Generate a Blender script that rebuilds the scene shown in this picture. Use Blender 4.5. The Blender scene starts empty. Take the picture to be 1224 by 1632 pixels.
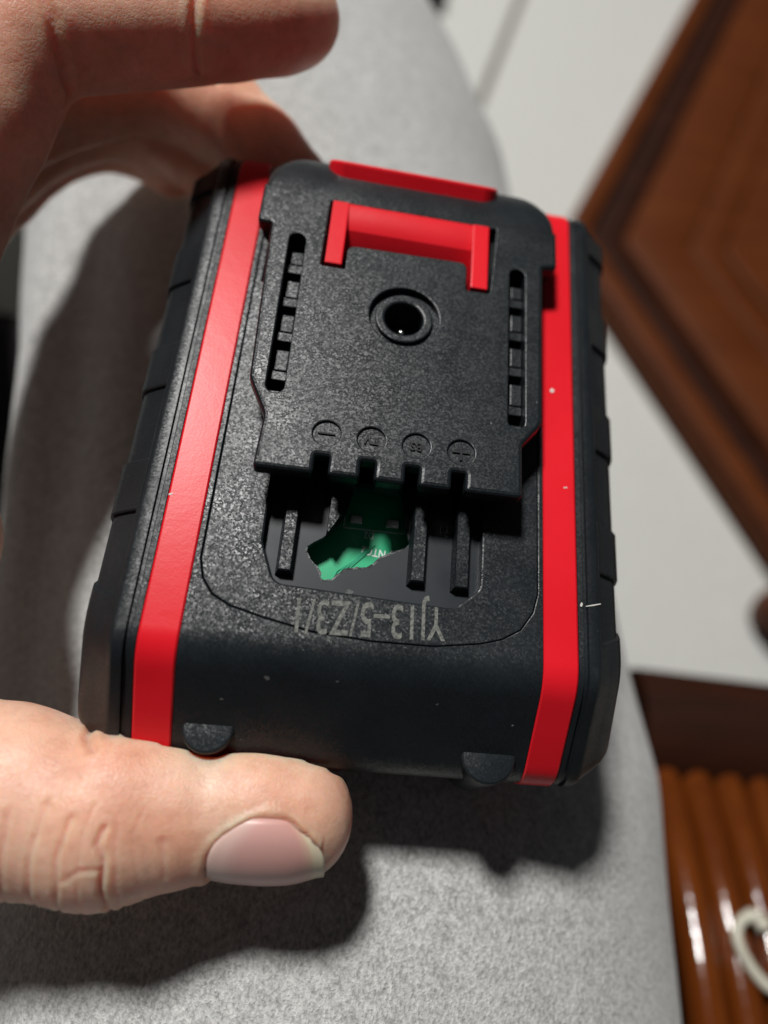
import bpy, bmesh, math, random
import numpy as np
from mathutils import Vector, Matrix
from mathutils.geometry import tessellate_polygon
from mathutils.bvhtree import BVHTree

SC = bpy.context.scene
COL = SC.collection
S = 0.001            # everything below is written in millimetres
rnd = random.Random(7)

# ------------------------------------------------------------------ camera
def rodrigues(r):
    r = np.array(r, float)
    a = np.linalg.norm(r)
    k = r / a
    K = np.array([[0, -k[2], k[1]], [k[2], 0, -k[0]], [-k[1], k[0], 0]])
    return np.eye(3) + np.sin(a) * K + (1 - np.cos(a)) * K @ K


RC = np.diag([1, -1, -1.0]) @ rodrigues([-0.413, 0.163, -0.086])
TC = np.array([-9.244, -19.574, 130.148])
cam_pos = -RC.T @ TC
cd = bpy.data.cameras.new('camera')
cam = bpy.data.objects.new('camera', cd)
COL.objects.link(cam)
m3 = Matrix((RC[0], -RC[1], -RC[2])).transposed()
cam.matrix_world = Matrix.Translation(Vector(cam_pos) * S) @ m3.to_4x4()
cd.sensor_fit = 'VERTICAL'
cd.sensor_height = 24.0
cd.sensor_width = 18.0
cd.lens = 1194 / 1632 * 24.0
cd.shift_x = -96.3 / 1632
cd.shift_y = -3.5 / 1632
cd.clip_start = 0.01
cd.clip_end = 20
cd.dof.use_dof = True
cd.dof.focus_distance = 0.1185
cd.dof.aperture_fstop = 4.2
cd.dof.aperture_blades = 0
SC.camera = cam

# ------------------------------------------------------------------ room light
w = bpy.data.worlds.new('World')
SC.world = w
w.use_nodes = True
w.node_tree.nodes['Background'].inputs[0].default_value = (0.92, 0.95, 1.0, 1)
w.node_tree.nodes['Background'].inputs[1].default_value = 0.032
ld = bpy.data.lights.new('ceiling_lamp', 'AREA')
ld.shape = 'DISK'
ld.size = 0.34
ld.energy = 62
ld.color = (1.0, 0.985, 0.955)
lamp = bpy.data.objects.new('ceiling_lamp', ld)
COL.objects.link(lamp)
LD = Vector((-0.28, 0.48, 0.84)).normalized()
lamp.location = LD * 2.2
lamp.rotation_euler = LD.to_track_quat('Z', 'Y').to_euler()
SC.view_settings.view_transform = 'Standard'
SC.view_settings.look = 'None'
SC.view_settings.exposure = 0.0
SC.view_settings.gamma = 1.0
SC.cycles.max_bounces = 8


# ------------------------------------------------------------------ materials
class NT:
    def __init__(self, name):
        self.m = bpy.data.materials.new(name)
        self.m.use_nodes = True
        self.t = self.m.node_tree
        self.b = self.t.nodes['Principled BSDF']
        self.tc = self.t.nodes.new('ShaderNodeTexCoord')

    def n(self, typ, **kw):
        nd = self.t.nodes.new(typ)
        for k, v in kw.items():
            if k in nd.inputs:
                nd.inputs[k].default_value = v
            else:
                setattr(nd, k, v)
        return nd

    def l(self, a, b):
        self.t.links.new(a, b)

    def noise(self, scale, detail=2.0, rough=0.5):
        nd = self.n('ShaderNodeTexNoise')
        nd.inputs['Scale'].default_value = scale
        nd.inputs['Detail'].default_value = detail
        nd.inputs['Roughness'].default_value = rough
        self.l(self.tc.outputs['Object'], nd.inputs['Vector'])
        return nd

    def ramp(self, src, stops):
        r = self.n('ShaderNodeValToRGB')
        el = r.color_ramp.elements
        while len(el) < len(stops):
            el.new(0.5)
        for e, (p, c) in zip(el, stops):
            e.position = p
            e.color = (*c, 1) if len(c) == 3 else c
        self.l(src, r.inputs[0])
        return r

    def bump(self, src, dist, strength=1.0, prev=None):
        b = self.n('ShaderNodeBump')
        b.inputs['Strength'].default_value = strength
        b.inputs['Distance'].default_value = dist
        self.l(src, b.inputs['Height'])
        if prev:
            self.l(prev.outputs[0], b.inputs['Normal'])
        return b

    def set(self, **kw):
        for k, v in kw.items():
            self.b.inputs[k.replace('_', ' ')].default_value = v
        return self


def g3(v):
    return (v, v, v)


def mat_plastic(name, base, rough, grain, gs, wear=True):
    M = NT(name)
    big = M.noise(60, 4, 0.6)
    r = M.ramp(big.outputs[0], [(0.3, tuple(c * 0.8 for c in base)), (0.7, tuple(c * 1.25 for c in base))])
    M.l(r.outputs[0], M.b.inputs['Base Color'])
    if wear:
        dust = M.noise(900, 2, 0.7)
        dr = M.ramp(dust.outputs[0], [(0.765, g3(0)), (0.80, g3(1))])
        mx = M.n('ShaderNodeMixRGB')
        mx.inputs[2].default_value = (0.16, 0.17, 0.17, 1)
        M.l(dr.outputs[0], mx.inputs[0])
        M.l(r.outputs[0], mx.inputs[1])
        M.l(mx.outputs[0], M.b.inputs['Base Color'])
    rr = M.ramp(M.noise(150, 3).outputs[0], [(0.3, g3(max(0.05, rough - 0.05))), (0.7, g3(rough + 0.06))])
    M.l(rr.outputs[0], M.b.inputs['Roughness'])
    if grain:
        vo = M.n('ShaderNodeTexVoronoi')
        vo.inputs['Scale'].default_value = gs
        M.l(M.tc.outputs['Object'], vo.inputs['Vector'])
        sub = M.n('ShaderNodeVectorMath', operation='SUBTRACT')
        sub.inputs[1].default_value = (0.5, 0.5, 0.5)
        M.l(vo.outputs['Color'], sub.inputs[0])
        scl = M.n('ShaderNodeVectorMath', operation='SCALE')
        scl.inputs['Scale'].default_value = grain
        M.l(sub.outputs[0], scl.inputs[0])
        geo = M.n('ShaderNodeNewGeometry')
        ad = M.n('ShaderNodeVectorMath', operation='ADD')
        M.l(geo.outputs['Normal'], ad.inputs[0])
        M.l(scl.outputs[0], ad.inputs[1])
        nm = M.n('ShaderNodeVectorMath', operation='NORMALIZE')
        M.l(ad.outputs[0], nm.inputs[0])
        M.l(nm.outputs[0], M.b.inputs['Normal'])
    M.b.inputs['Specular IOR Level'].default_value = 0.30
    return M.m


BLACK = mat_plastic('black_textured_plastic', (0.0108, 0.0138, 0.0162), 0.36, 0.175, 3600)
RUBBER = mat_plastic('black_rubber_plastic', (0.0105, 0.0132, 0.0155), 0.40, 0.13, 3500)
DOCK = mat_plastic('fine_grained_black_plastic', (0.0100, 0.0130, 0.0153), 0.37, 0.15, 3700)
SMOOTH = mat_plastic('smooth_black_plastic', (0.012, 0.016, 0.021), 0.42, 0.0, 1500)
TERM = mat_plastic('dark_socket_plastic', (0.008, 0.008, 0.009), 0.5, 0.0, 10, False)
ENGSHADE = mat_plastic('engraved_shade_black', (0.01, 0.01, 0.011), 0.6, 0.0, 10, False)  # dark colour stands in for shade inside the engraved dock signs


def mat_red():
    M = NT('red_plastic')
    r = M.ramp(M.noise(45, 3).outputs[0], [(0.3, (0.66, 0.008, 0.016)), (0.7, (0.76, 0.013, 0.024))])
    dr = M.ramp(M.noise(700, 1.5, 0.7).outputs[0], [(0.775, g3(0)), (0.80, g3(1))])
    mx = M.n('ShaderNodeMixRGB')
    mx.inputs[2].default_value = (0.75, 0.25, 0.24, 1)
    M.l(dr.outputs[0], mx.inputs[0])
    M.l(r.outputs[0], mx.inputs[1])
    M.l(mx.outputs[0], M.b.inputs['Base Color'])
    b = M.bump(M.noise(300, 2).outputs[0], 0.00002)
    b2 = M.bump(M.noise(2600, 1).outputs[0], 0.00001, 1.0, b)
    M.l(b2.outputs[0], M.b.inputs['Normal'])
    M.set(Roughness=0.33)
    M.b.inputs['Specular IOR Level'].default_value = 0.2
    return M.m


RED = mat_red()


def mat_plain(name, col, rough=0.5, metal=0.0, bump=None, var=0.11):
    M = NT(name)
    r = M.ramp(M.noise(130, 3).outputs[0], [(0.3, tuple(c * (1 - var) for c in col)), (0.7, tuple(min(1, c * (1 + var)) for c in col))])
    M.l(r.outputs[0], M.b.inputs['Base Color'])
    M.set(Roughness=rough, Metallic=metal)
    if bump:
        b = M.bump(M.noise(bump[0], 3).outputs[0], bump[1])
        M.l(b.outputs[0], M.b.inputs['Normal'])
    return M.m


PCB = mat_plain('green_solder_mask', (0.0, 0.37, 0.16), 0.32)
PCBDARK = mat_plain('dark_green_laminate', (0.01, 0.07, 0.05), 0.4)
TRACE = mat_plain('light_green_trace', (0.06, 0.42, 0.24), 0.3)
SILK = mat_plain('white_silkscreen', (0.8, 0.82, 0.8), 0.6)
PIN = mat_plain('nickel_pin', (0.8, 0.8, 0.78), 0.25, 1.0)
CHIP = mat_plain('pale_scuff', (0.62, 0.6, 0.56), 0.7)


def mat_print():
    M = NT('grey_laser_print')
    r = M.ramp(M.noise(1800, 2).outputs[0], [(0.35, (0.07, 0.074, 0.068)), (0.62, (0.18, 0.185, 0.165))])
    M.l(r.outputs[0], M.b.inputs['Base Color'])
    M.set(Roughness=0.75)
    b = M.bump(M.noise(3000, 1.5).outputs[0], 0.0001)
    M.l(b.outputs[0], M.b.inputs['Normal'])
    return M.m


PRINT = mat_print()


def mat_fabric(name, k):
    M = NT(name)
    n1 = M.noise(1500, 3, 0.62)
    mp = M.n('ShaderNodeMapping')
    mp.inputs['Scale'].default_value = (1, 0.7, 1)
    mp.inputs['Rotation'].default_value = (0, 0, 0.5)
    M.l(M.tc.outputs['Object'], mp.inputs[0])
    M.l(mp.outputs[0], n1.inputs['Vector'])
    n2 = M.noise(300, 4, 0.65)
    add = M.n('ShaderNodeMath', operation='MULTIPLY_ADD')
    add.inputs[1].default_value = 0.28
    M.l(n2.outputs[0], add.inputs[0])
    sc = M.n('ShaderNodeMath', operation='MULTIPLY')
    sc.inputs[1].default_value = 0.72
    M.l(n1.outputs[0], sc.inputs[0])
    M.l(sc.outputs[0], add.inputs[2])
    r = M.ramp(add.outputs[0], [(0.36, (0.28 * k, 0.28 * k, 0.272 * k)), (0.5, (0.46 * k, 0.46 * k, 0.45 * k)), (0.64, (0.62 * k, 0.62 * k, 0.605 * k))])
    M.l(r.outputs[0], M.b.inputs['Base Color'])
    b = M.bump(n1.outputs[0], 0.0004)
    b2 = M.bump(M.noise(2400, 2).outputs[0], 0.00022, 1, b)
    M.l(b2.outputs[0], M.b.inputs['Normal'])
    M.set(Roughness=0.95)
    M.b.inputs['Sheen Weight'].default_value = 0.25
    return M.m


FABRIC = mat_fabric('grey_heather_fleece', 1.0)


def mat_wood(name, dark, light, rough, axis):
    M = NT(name)
    mp = M.n('ShaderNodeMapping')
    mp.inputs['Scale'].default_value = axis
    M.l(M.tc.outputs['Object'], mp.inputs[0])
    n = M.noise(14, 5, 0.6)
    M.l(mp.outputs[0], n.inputs['Vector'])
    r = M.ramp(n.outputs[0], [(0.3, dark), (0.7, light)])
    M.l(r.outputs[0], M.b.inputs['Base Color'])
    b = M.bump(n.outputs[0], 0.0006)
    M.l(b.outputs[0], M.b.inputs['Normal'])
    M.set(Roughness=rough)
    M.b.inputs['Specular IOR Level'].default_value = 0.5 if rough < 0.3 else 0.12
    return M.m


WOOD = mat_wood('dark_varnished_wood', (0.072, 0.017, 0.004), (0.105, 0.027, 0.006), 0.5, (1, 6, 6))
WOODDK = mat_wood('deep_brown_wood', (0.016, 0.0045, 0.002), (0.034, 0.0095, 0.004), 0.6, (1, 6, 6))
SLAT = mat_wood('glossy_orange_brown_wood', (0.075, 0.016, 0.0025), (0.15, 0.036, 0.005), 0.11, (6, 1, 6))
TILE = mat_plain('pale_floor_tile', (0.56, 0.56, 0.53), 0.35, 0, None, 0.03)
GROUT = mat_plain('grey_grout', (0.16, 0.15, 0.12), 0.9)
CORD = mat_plain('white_cord_plastic', (0.52, 0.50, 0.41), 0.5)
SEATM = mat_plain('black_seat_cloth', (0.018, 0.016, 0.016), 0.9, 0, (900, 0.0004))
SHOE = mat_plain('black_leather', (0.012, 0.012, 0.014), 0.5)


def mat_skin():
    M = NT('skin')
    a = M.noise(55, 4, 0.6)
    r = M.ramp(a.outputs[0], [(0.30, (0.70, 0.33, 0.22)), (0.5, (0.78, 0.445, 0.315)), (0.72, (0.84, 0.56, 0.42))])
    sp = M.noise(420, 3, 0.7)
    r2 = M.ramp(sp.outputs[0], [(0.32, (0.80, 0.72, 0.70)), (0.55, (1, 1, 1))])
    mx = M.n('ShaderNodeMixRGB', blend_type='MULTIPLY')
    mx.inputs[0].default_value = 0.55
    M.l(r.outputs[0], mx.inputs[1])
    M.l(r2.outputs[0], mx.inputs[2])
    M.l(mx.outputs[0], M.b.inputs['Base Color'])
    M.b.inputs['Subsurface Weight'].default_value = 0.8
    M.b.inputs['Subsurface Radius'].default_value = (1.0, 0.26, 0.13)
    M.b.inputs['Subsurface Scale'].default_value = 0.008
    M.set(Roughness=0.46)
    v = M.n('ShaderNodeTexVoronoi', feature='DISTANCE_TO_EDGE')
    v.inputs['Scale'].default_value = 1300
    wp = M.noise(240, 3)
    mxv = M.n('ShaderNodeMixRGB')
    mxv.inputs[0].default_value = 0.004
    M.l(M.tc.outputs['Object'], mxv.inputs[1])
    M.l(wp.outputs['Color'], mxv.inputs[2])
    M.l(mxv.outputs[0], v.inputs['Vector'])
    vr = M.ramp(v.outputs['Distance'], [(0.0, g3(0)), (0.22, g3(1))])
    b = M.bump(vr.outputs[0], 0.00004, 0.7)
    b2 = M.bump(M.noise(330, 5).outputs[0], 0.00022, 0.7, b)
    M.l(b2.outputs[0], M.b.inputs['Normal'])
    return M.m


SKIN = mat_skin()


def mat_nail():
    M = NT('fingernail')
    sx = M.n('ShaderNodeSeparateXYZ')
    M.l(M.tc.outputs['UV'], sx.inputs[0])
    r = M.ramp(sx.outputs[0], [(0.0, (0.74, 0.50, 0.44)), (0.14, (0.72, 0.47, 0.42)), (0.28, (0.68, 0.38, 0.345)), (0.80, (0.67, 0.36, 0.32)), (0.875, (0.70, 0.46, 0.35)), (0.91, (0.72, 0.60, 0.43)), (1.0, (0.74, 0.63, 0.47))])
    M.l(r.outputs[0], M.b.inputs['Base Color'])
    M.b.inputs['Subsurface Weight'].default_value = 0.3
    M.b.inputs['Subsurface Radius'].default_value = (1.0, 0.4, 0.3)
    M.b.inputs['Subsurface Scale'].default_value = 0.0015
    M.set(Roughness=0.37)
    return M.m


NAIL = mat_nail()


# ------------------------------------------------------------------ helpers
def tag(o, label=None, cat=None, group=None, kind=None):
    for k, v in (('label', label), ('category', cat), ('group', group), ('kind', kind)):
        if v:
            o[k] = v
    return o


def empty(name, loc=(0, 0, 0)):
    o = bpy.data.objects.new(name, None)
    o.empty_display_size = 0.01
    o.location = Vector(loc) * S
    COL.objects.link(o)
    return o


def obj(name, verts, faces, mat, parent=None, smooth=None, uv=None, fix=True):
    me = bpy.data.meshes.new(name)
    me.from_pydata([(v[0] * S, v[1] * S, v[2] * S) for v in verts], [], faces)
    if fix:
        bm = bmesh.new()
        bm.from_mesh(me)
        bmesh.ops.remove_doubles(bm, verts=bm.verts, dist=1e-7)
        bmesh.ops.recalc_face_normals(bm, faces=bm.faces)
        bm.to_mesh(me)
        bm.free()
    if smooth is not None:
        me.shade_smooth()
        if smooth < 180:
            me.set_sharp_from_angle(angle=math.radians(smooth))
    if uv is not None:
        ul = me.uv_layers.new(name='UVMap')
        for lp in me.loops:
            ul.data[lp.index].uv = uv[lp.vertex_index]
    me.materials.append(mat)
    o = bpy.data.objects.new(name, me)
    COL.objects.link(o)
    if parent:
        o.parent = parent
        o.matrix_parent_inverse = Matrix.Translation(-parent.location)
    return o


class MB:
    """collects pieces of one mesh"""
    def __init__(self):
        self.v, self.f = [], []

    def add(self, v, f):
        n = len(self.v)
        self.v += [tuple(p) for p in v]
        self.f += [tuple(i + n for i in q) for q in f]
        return self

    def box(self, x0, x1, y0, y1, z0, z1, bev=0.0):
        if bev <= 0:
            v = [(x, y, z) for z in (z0, z1) for y in (y0, y1) for x in (x0, x1)]
            return self.add(v, [(0, 2, 3, 1), (4, 5, 7, 6), (0, 1, 5, 4), (1, 3, 7, 5), (3, 2, 6, 7), (2, 0, 4, 6)])
        bm = bmesh.new()
        bmesh.ops.create_cube(bm, size=1)
        for p in bm.verts:
            p.co = Vector(((x0 + x1) / 2 + p.co.x * (x1 - x0), (y0 + y1) / 2 + p.co.y * (y1 - y0), (z0 + z1) / 2 + p.co.z * (z1 - z0)))
        bmesh.ops.bevel(bm, geom=list(bm.edges), offset=bev, segments=2, profile=0.6, affect='EDGES')
        bm.verts.index_update()
        self.add([p.co[:] for p in bm.verts], [[p.index for p in q.verts] for q in bm.faces])
        bm.free()
        return self

    def plate(self, outer, holes, z0, z1, bev=0.0, bev_h=None, bottom=True, seg=2):
        """flat plate with holes, top rim rounded by bev"""
        bev_h = bev if bev_h is None else bev_h
        loops = [ccw(outer, True)] + [ccw(h, False) for h in holes]
        tops = []
        for li, lp in enumerate(loops):
            b = bev if li == 0 else bev_h
            rings = [([(x, y, z0) for x, y in lp])]
            if b > 0:
                for k in range(seg + 1):
                    a = math.pi / 2 * k / seg
                    off = offset(lp, b * (1 - math.cos(a)))
                    rings.append([(x, y, z1 - b + b * math.sin(a)) for x, y in off])
            else:
                rings.append([(x, y, z1) for x, y in lp])
            n = len(lp)
            v = [p for r in rings for p in r]
            f = []
            for r in range(len(rings) - 1):
                for i in range(n):
                    j = (i + 1) % n
                    f.append((r * n + i, r * n + j, (r + 1) * n + j, (r + 1) * n + i))
            self.add(v, f)
            tops.append(rings[-1])
        for lps in ([tops, [[(x, y, z0) for x, y in lp] for lp in loops]] if bottom else [tops]):
            vv = [[Vector(p) for p in lp] for lp in lps]
            tr = tessellate_polygon(vv)
            self.add([p for lp in lps for p in lp], tr)
        return self

    def loft(self, rings, closed=True, caps=True):
        n = len(rings[0])
        v = [p for r in rings for p in r]
        f = []
        for r in range(len(rings) - 1):
            for i in range(n if closed else n - 1):
                j = (i + 1) % n
                f.append((r * n + i, r * n + j, (r + 1) * n + j, (r + 1) * n + i))
        if caps:
            f.append(tuple(range(n)))
            f.append(tuple((len(rings) - 1) * n + i for i in range(n)))
        return self.add(v, f)

    def tube(self, pts, r, n=14, caps=True):
        pts = [Vector(p) for p in pts]
        rr = r if isinstance(r, (list, tuple)) else [r] * len(pts)
        rings = []
        prev = None
        for i, p in enumerate(pts):
            d = (pts[min(i + 1, len(pts) - 1)] - pts[max(i - 1, 0)]).normalized()
            a = prev if prev else (Vector((0, 0, 1)) if abs(d.z) < 0.9 else Vector((1, 0, 0)))
            u = (a - d * a.dot(d)).normalized()
            prev = u
            w_ = d.cross(u)
            rings.append([p + (u * math.cos(t) + w_ * math.sin(t)) * rr[i] for t in [2 * math.pi * k / n for k in range(n)]])
        return self.loft(rings, True, caps)

    def build(self, name, mat, parent=None, smooth=None):
        return obj(name, self.v, self.f, mat, parent, smooth)


def area2(lp):
    return sum(lp[i][0] * lp[(i + 1) % len(lp)][1] - lp[(i + 1) % len(lp)][0] * lp[i][1] for i in range(len(lp)))


def ccw(lp, want):
    lp = [tuple(p[:2]) for p in lp]
    return lp if (area2(lp) > 0) == want else lp[::-1]


def offset(lp, d):
    """move every edge to its left by d"""
    n = len(lp)
    out = []
    for i in range(n):
        p0, p1, p2 = (Vector(lp[i - 1]), Vector(lp[i]), Vector(lp[(i + 1) % n]))
        e1, e2 = (p1 - p0).normalized(), (p2 - p1).normalized()
        n1, n2 = Vector((-e1.y, e1.x)), Vector((-e2.y, e2.x))
        b = n1 + n2
        if b.length < 1e-6:
            b = n1
        b.normalize()
        c = max(0.35, b.dot(n1))
        q = p1 + b * (d / c)
        out.append((q.x, q.y))
    return out


def rounded(poly, r, seg=4):
    """fillet polygon corners; r a number or one per corner"""
    n = len(poly)
    out = []
    for i in range(n):
        ri = r[i] if isinstance(r, (list, tuple)) else r
        p0, p1, p2 = Vector(poly[i - 1]), Vector(poly[i]), Vector(poly[(i + 1) % n])
        a, b = (p0 - p1), (p2 - p1)
        la, lb = a.length, b.length
        a.normalize()
        b.normalize()
        if ri <= 0:
            out.append(tuple(p1))
            continue
        ang = a.angle(b)
        t = min(ri / math.tan(ang / 2), la * 0.49, lb * 0.49)
        if ang > 3.1:
            out.append(tuple(p1))
            continue
        A, B = p1 + a * t, p1 + b * t
        for k in range(seg + 1):
            s = k / seg
            q = A * (1 - s) ** 2 + p1 * 2 * s * (1 - s) + B * s ** 2
            out.append((q.x, q.y))
    return out


def circle(cx, cy, r, n=40, a0=0.0):
    return [(cx + r * math.cos(a0 + 2 * math.pi * k / n), cy + r * math.sin(a0 + 2 * math.pi * k / n)) for k in range(n)]


def rect(x0, x1, y0, y1):
    return [(x0, y0), (x1, y0), (x1, y1), (x0, y1)]


def lettering(name, txt, size, mat, parent, cx, cy, z, rot=0.0, sx=1.0, ext=0.02, weight=0.0, space=1.0):
    cu = bpy.data.curves.new(name, 'FONT')
    cu.body = txt
    cu.size = size * S
    cu.extrude = ext * S
    cu.offset = weight * S
    cu.space_character = space
    cu.align_x, cu.align_y = 'CENTER', 'CENTER'
    cu.resolution_u = 5
    to = bpy.data.objects.new(name, cu)
    COL.objects.link(to)
    dg = bpy.context.evaluated_depsgraph_get()
    me = bpy.data.meshes.new_from_object(to.evaluated_get(dg))
    bpy.data.objects.remove(to)
    bpy.data.curves.remove(cu)
    me.transform(Matrix.Translation(Vector((cx, cy, z)) * S) @ Matrix.Rotation(rot, 4, 'Z') @ Matrix.Diagonal((sx, 1, 1, 1)))
    me.materials.clear()
    me.materials.append(mat)
    me.name = name
    o = bpy.data.objects.new(name, me)
    COL.objects.link(o)
    if parent:
        o.parent = parent
        o.matrix_parent_inverse = Matrix.Translation(-parent.location)
    return o


# ------------------------------------------------------------------ floor and far room
FZ = -270
tb = MB().box(-1200, 1400, -900, 1900, FZ - 30, FZ - 2)
flo = tb.build('floor', GROUT)
tag(flo, kind='structure')
jx, jy = Vector((92.3, 566.5)), Vector((64.7, 446))
jd = (jx - jy).normalized()
jn = Vector((jd.y, -jd.x))
for side in (-1, 1, 2):
    for k in range(-2, 3):
        ts = 1500
        gap = 3.2
        a = gap if side > 0 else -ts
        a = {-1: -ts + 0.0, 1: gap, 2: gap + ts}[side]
        b = {-1: -gap, 1: ts, 2: 2 * ts}[side]
        y0, y1 = k * ts + gap / 2 + 330, (k + 1) * ts - gap / 2 + 330
        pl = [jy + jn * a + jd * y0, jy + jn * b + jd * y0, jy + jn * b + jd * y1, jy + jn * a + jd * y1]
        MB().plate([tuple(p) for p in pl], [], FZ - 2.5, FZ, 1.2).build('floor_tile', TILE, flo)

# ------------------------------------------------------------------ trousers
rs = np.random.RandomState(3)


def thigh_rings(cx, hw, hz, zc, ys, folds):
    rings = []
    N = 96
    for y in ys:
        c, h, v, z = cx(y), hw(y), hz(y), zc(y)
        r = []
        for k in range(N):
            a = 2 * math.pi * k / N
            ca, sa = math.cos(a), math.sin(a)
            e = 0.92
            x = c + h * math.copysign(abs(ca) ** e, ca)
            zz = z + v * math.copysign(abs(sa) ** e, sa)
            d = 0
            for (fx, fy, ph, am) in folds:
                d += am * math.sin(fx * x + fy * y + ph)
            r.append((x + d * ca, y, zz + d * sa))
        rings.append(r)
    return rings


lin = lambda xs, vs: (lambda y: float(np.interp(y, xs, vs)))
ys = list(np.linspace(-230, 430, 120))
folds = [(0.05, 0.021, 0.4, 0.9), (0.031, -0.035, 2.1, 0.7), (0.09, 0.05, 1.0, 0.35), (-0.07, 0.11, 0.2, 0.25)]
cxR = lin([-230, -54, 20, 50, 155, 233, 300, 430], [2, 3, -12, -19, -42, -73, -92, -120])
hwR = lin([-230, -54, 50, 155, 233, 430], [82, 82, 83, 84, 84, 80])
hzR = lin([-230, 300, 430], [70, 70, 66])
zcR = lin([-230, 150, 300, 430], [-101, -103, -112, -150])
rings = thigh_rings(cxR, hwR, hzR, zcR, ys, folds)
# soft crease running along the shaded left flank of the leg
for r in rings:
    for i, (x, y, z) in enumerate(r):
        u = x - (-83 - 0.12 * y)
        k = math.exp(-(u / 7.0) ** 2) * 5.0 * math.exp(-((y + 0) / 90.0) ** 2)
        u2 = x - (-70 - 0.1 * y)
        k -= math.exp(-(u2 / 8.0) ** 2) * 3.5 * math.exp(-((y + 0) / 90.0) ** 2)
        if z > -115:
            r[i] = (x - k * 0.4, y, z + k * 0.9)
tr = empty('trousers', (0, 0, -170))
tag(tr, 'light grey heathered fleece trouser leg lying under the battery', 'trousers')
MB().loft(rings).build('trouser_leg', FABRIC, tr, 180)
cxL = lin([-230, 50, 430], [-165, -215, -330])
ringsL = thigh_rings(cxL, lin([0, 1], [84, 84]), lin([0, 1], [70, 70]), lin([-230, 300, 430], [-118, -122, -150]), list(np.linspace(-230, 430, 50)), folds)
MB().loft(ringsL).build('trouser_leg', FABRIC, tr, 180)

seat = empty('seat_cushion', (-60, -100, FZ))
tag(seat, 'black seat cushion in shade under the grey trousers', 'seat')
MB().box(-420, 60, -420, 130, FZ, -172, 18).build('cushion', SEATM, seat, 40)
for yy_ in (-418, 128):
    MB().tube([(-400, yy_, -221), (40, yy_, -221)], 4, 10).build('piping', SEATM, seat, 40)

sh = empty('black_shoe', (10, 540, FZ))
tag(sh, 'black blurred shoe tip on the floor beyond the trouser leg', 'shoe')
sr = []
for k in range(9):
    t_ = k / 8
    hh = 30 * math.sin(math.pi * min(1, 0.12 + t_ * 0.8)) ** 0.6
    sr.append([(-36 + 61 * t_, 556 + 27 * math.cos(a), FZ + 9 + hh * (0.5 + 0.5 * math.sin(a))) for a in [2 * math.pi * q / 20 for q in range(20)]])
MB().loft(sr).build('upper', SHOE, sh, 60)
MB().plate(rounded(rect(-44, 30, 526, 586), 20), [], FZ + 0.5, FZ + 9.5, 2).build('sole', SHOE, sh, 40)

# ------------------------------------------------------------------ dark table (upper right)
tbl = empty('wooden_table', (330, 300, FZ))
tag(tbl, 'dark brown varnished wooden table with stepped moulding behind the battery', 'table')
TZ = -244
cor = Vector((117.5, 299.5))
d1 = (Vector((367, 927)) - Vector((196, 509))).normalized()
d2 = (Vector((364, 174)) - Vector((228, 404))).normalized()
p1, p2 = cor + d1 * 400, cor + d2 * 335
out = [tuple(cor), tuple(p2), tuple(p2 + Vector((320, 0))), (740, 310), tuple(p1 + Vector((260, 0))), tuple(p1)]
out = ccw(out, True)
lv = [(0, 0), (15, 0), (38, 0), (80, 0), (103, 0)]
for i, (o_, z_) in enumerate(lv[:-1]):
    o2, z2 = lv[i + 1]
    ring_o, ring_i = rounded(offset(out, o_ + 0.01), 8), rounded(offset(out, o2 + 0.06), 8)
    zz = TZ + {0: 0, 1: -7, 2: -3, 3: -5}[i]
    MB().plate(ring_o, [ring_i], FZ + 4, zz, 2.6).build('moulding', WOODDK if i in (1,) else WOOD, tbl, 35)
MB().plate(rounded(offset(out, 103.1), 8), [], FZ + 4, TZ - 3, 2).build('top_panel', WOOD, tbl)
for q in (cor + (d1 + d2) * 40, p2 + Vector((50, 40)), p1 + Vector((40, -50)), Vector((640, 310))):
    MB().box(q.x - 13, q.x + 13, q.y - 13, q.y + 13, FZ, FZ + 4).build('foot', WOODDK, tbl)
fb = empty('wooden_stool', (240, 56, FZ))
tag(fb, 'rounded end of a brown wooden stool leg on the pale floor at the right edge', 'stool')
prof = [(0, 7), (3, 10.5), (12, 13), (28, 13.5), (37, 11), (41, 8), (48, 8), (54, 10.5), (100, 13)]
for lx, ly in ((241, 57), (420, 57), (241, 200), (420, 200)):
    if (lx, ly) == (241, 200):
        continue
    MB().loft([[(lx + r_ * math.cos(a), ly + r_ * math.sin(a), FZ + h_) for a in [2 * math.pi * q / 24 for q in range(24)]] for h_, r_ in prof]).build('leg', WOOD, fb, 50)
MB().box(262, 440, 40, 215, FZ + 100, FZ + 116, 3).box(232, 263, 44, 70, FZ + 100, FZ + 115, 2).build('seat', WOODDK, fb, 35)

# ------------------------------------------------------------------ slatted bench (lower right)
bn = empty('slatted_bench', (150, -80, FZ))
tag(bn, 'glossy orange brown slatted wooden bench beside the trouser leg', 'bench')
BZ = -127
sd = Vector((-0.03, -1)).normalized()
sn = Vector((-sd.y, sd.x))
if sn.x < 0:
    sn = -sn
st = Vector((114.5, -50))
for k in range(8):
    c0 = st + sn * (k * 11.6 - 1.0)
    a_, b_ = c0 + sd * (-4), c0 + sd * 330
    prof = [(u * 0.46, z_ * 0.5) for u, z_ in [(-11.5, -8), (-11.5, 0), (-9.5, 5.0), (-5.5, 8.0), (0, 9.2), (5.5, 8.0), (9.5, 5.0), (11.5, 0), (11.5, -8)]]
    rg = []
    for j in range(27):
        s_ = -12 + j * 6.9
        q = c0 + sd * s_
        hz_ = BZ - 14 + 0.46 * s_ - 0.0018 * s_ * s_ if s_ < 127 else BZ - 14 + 29.4
        rg.append([(q.x + sn.x * u, q.y + sn.y * u, hz_ + z_) for u, z_ in prof])
    MB().loft(rg).build('slat', SLAT, bn, 60)
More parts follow.
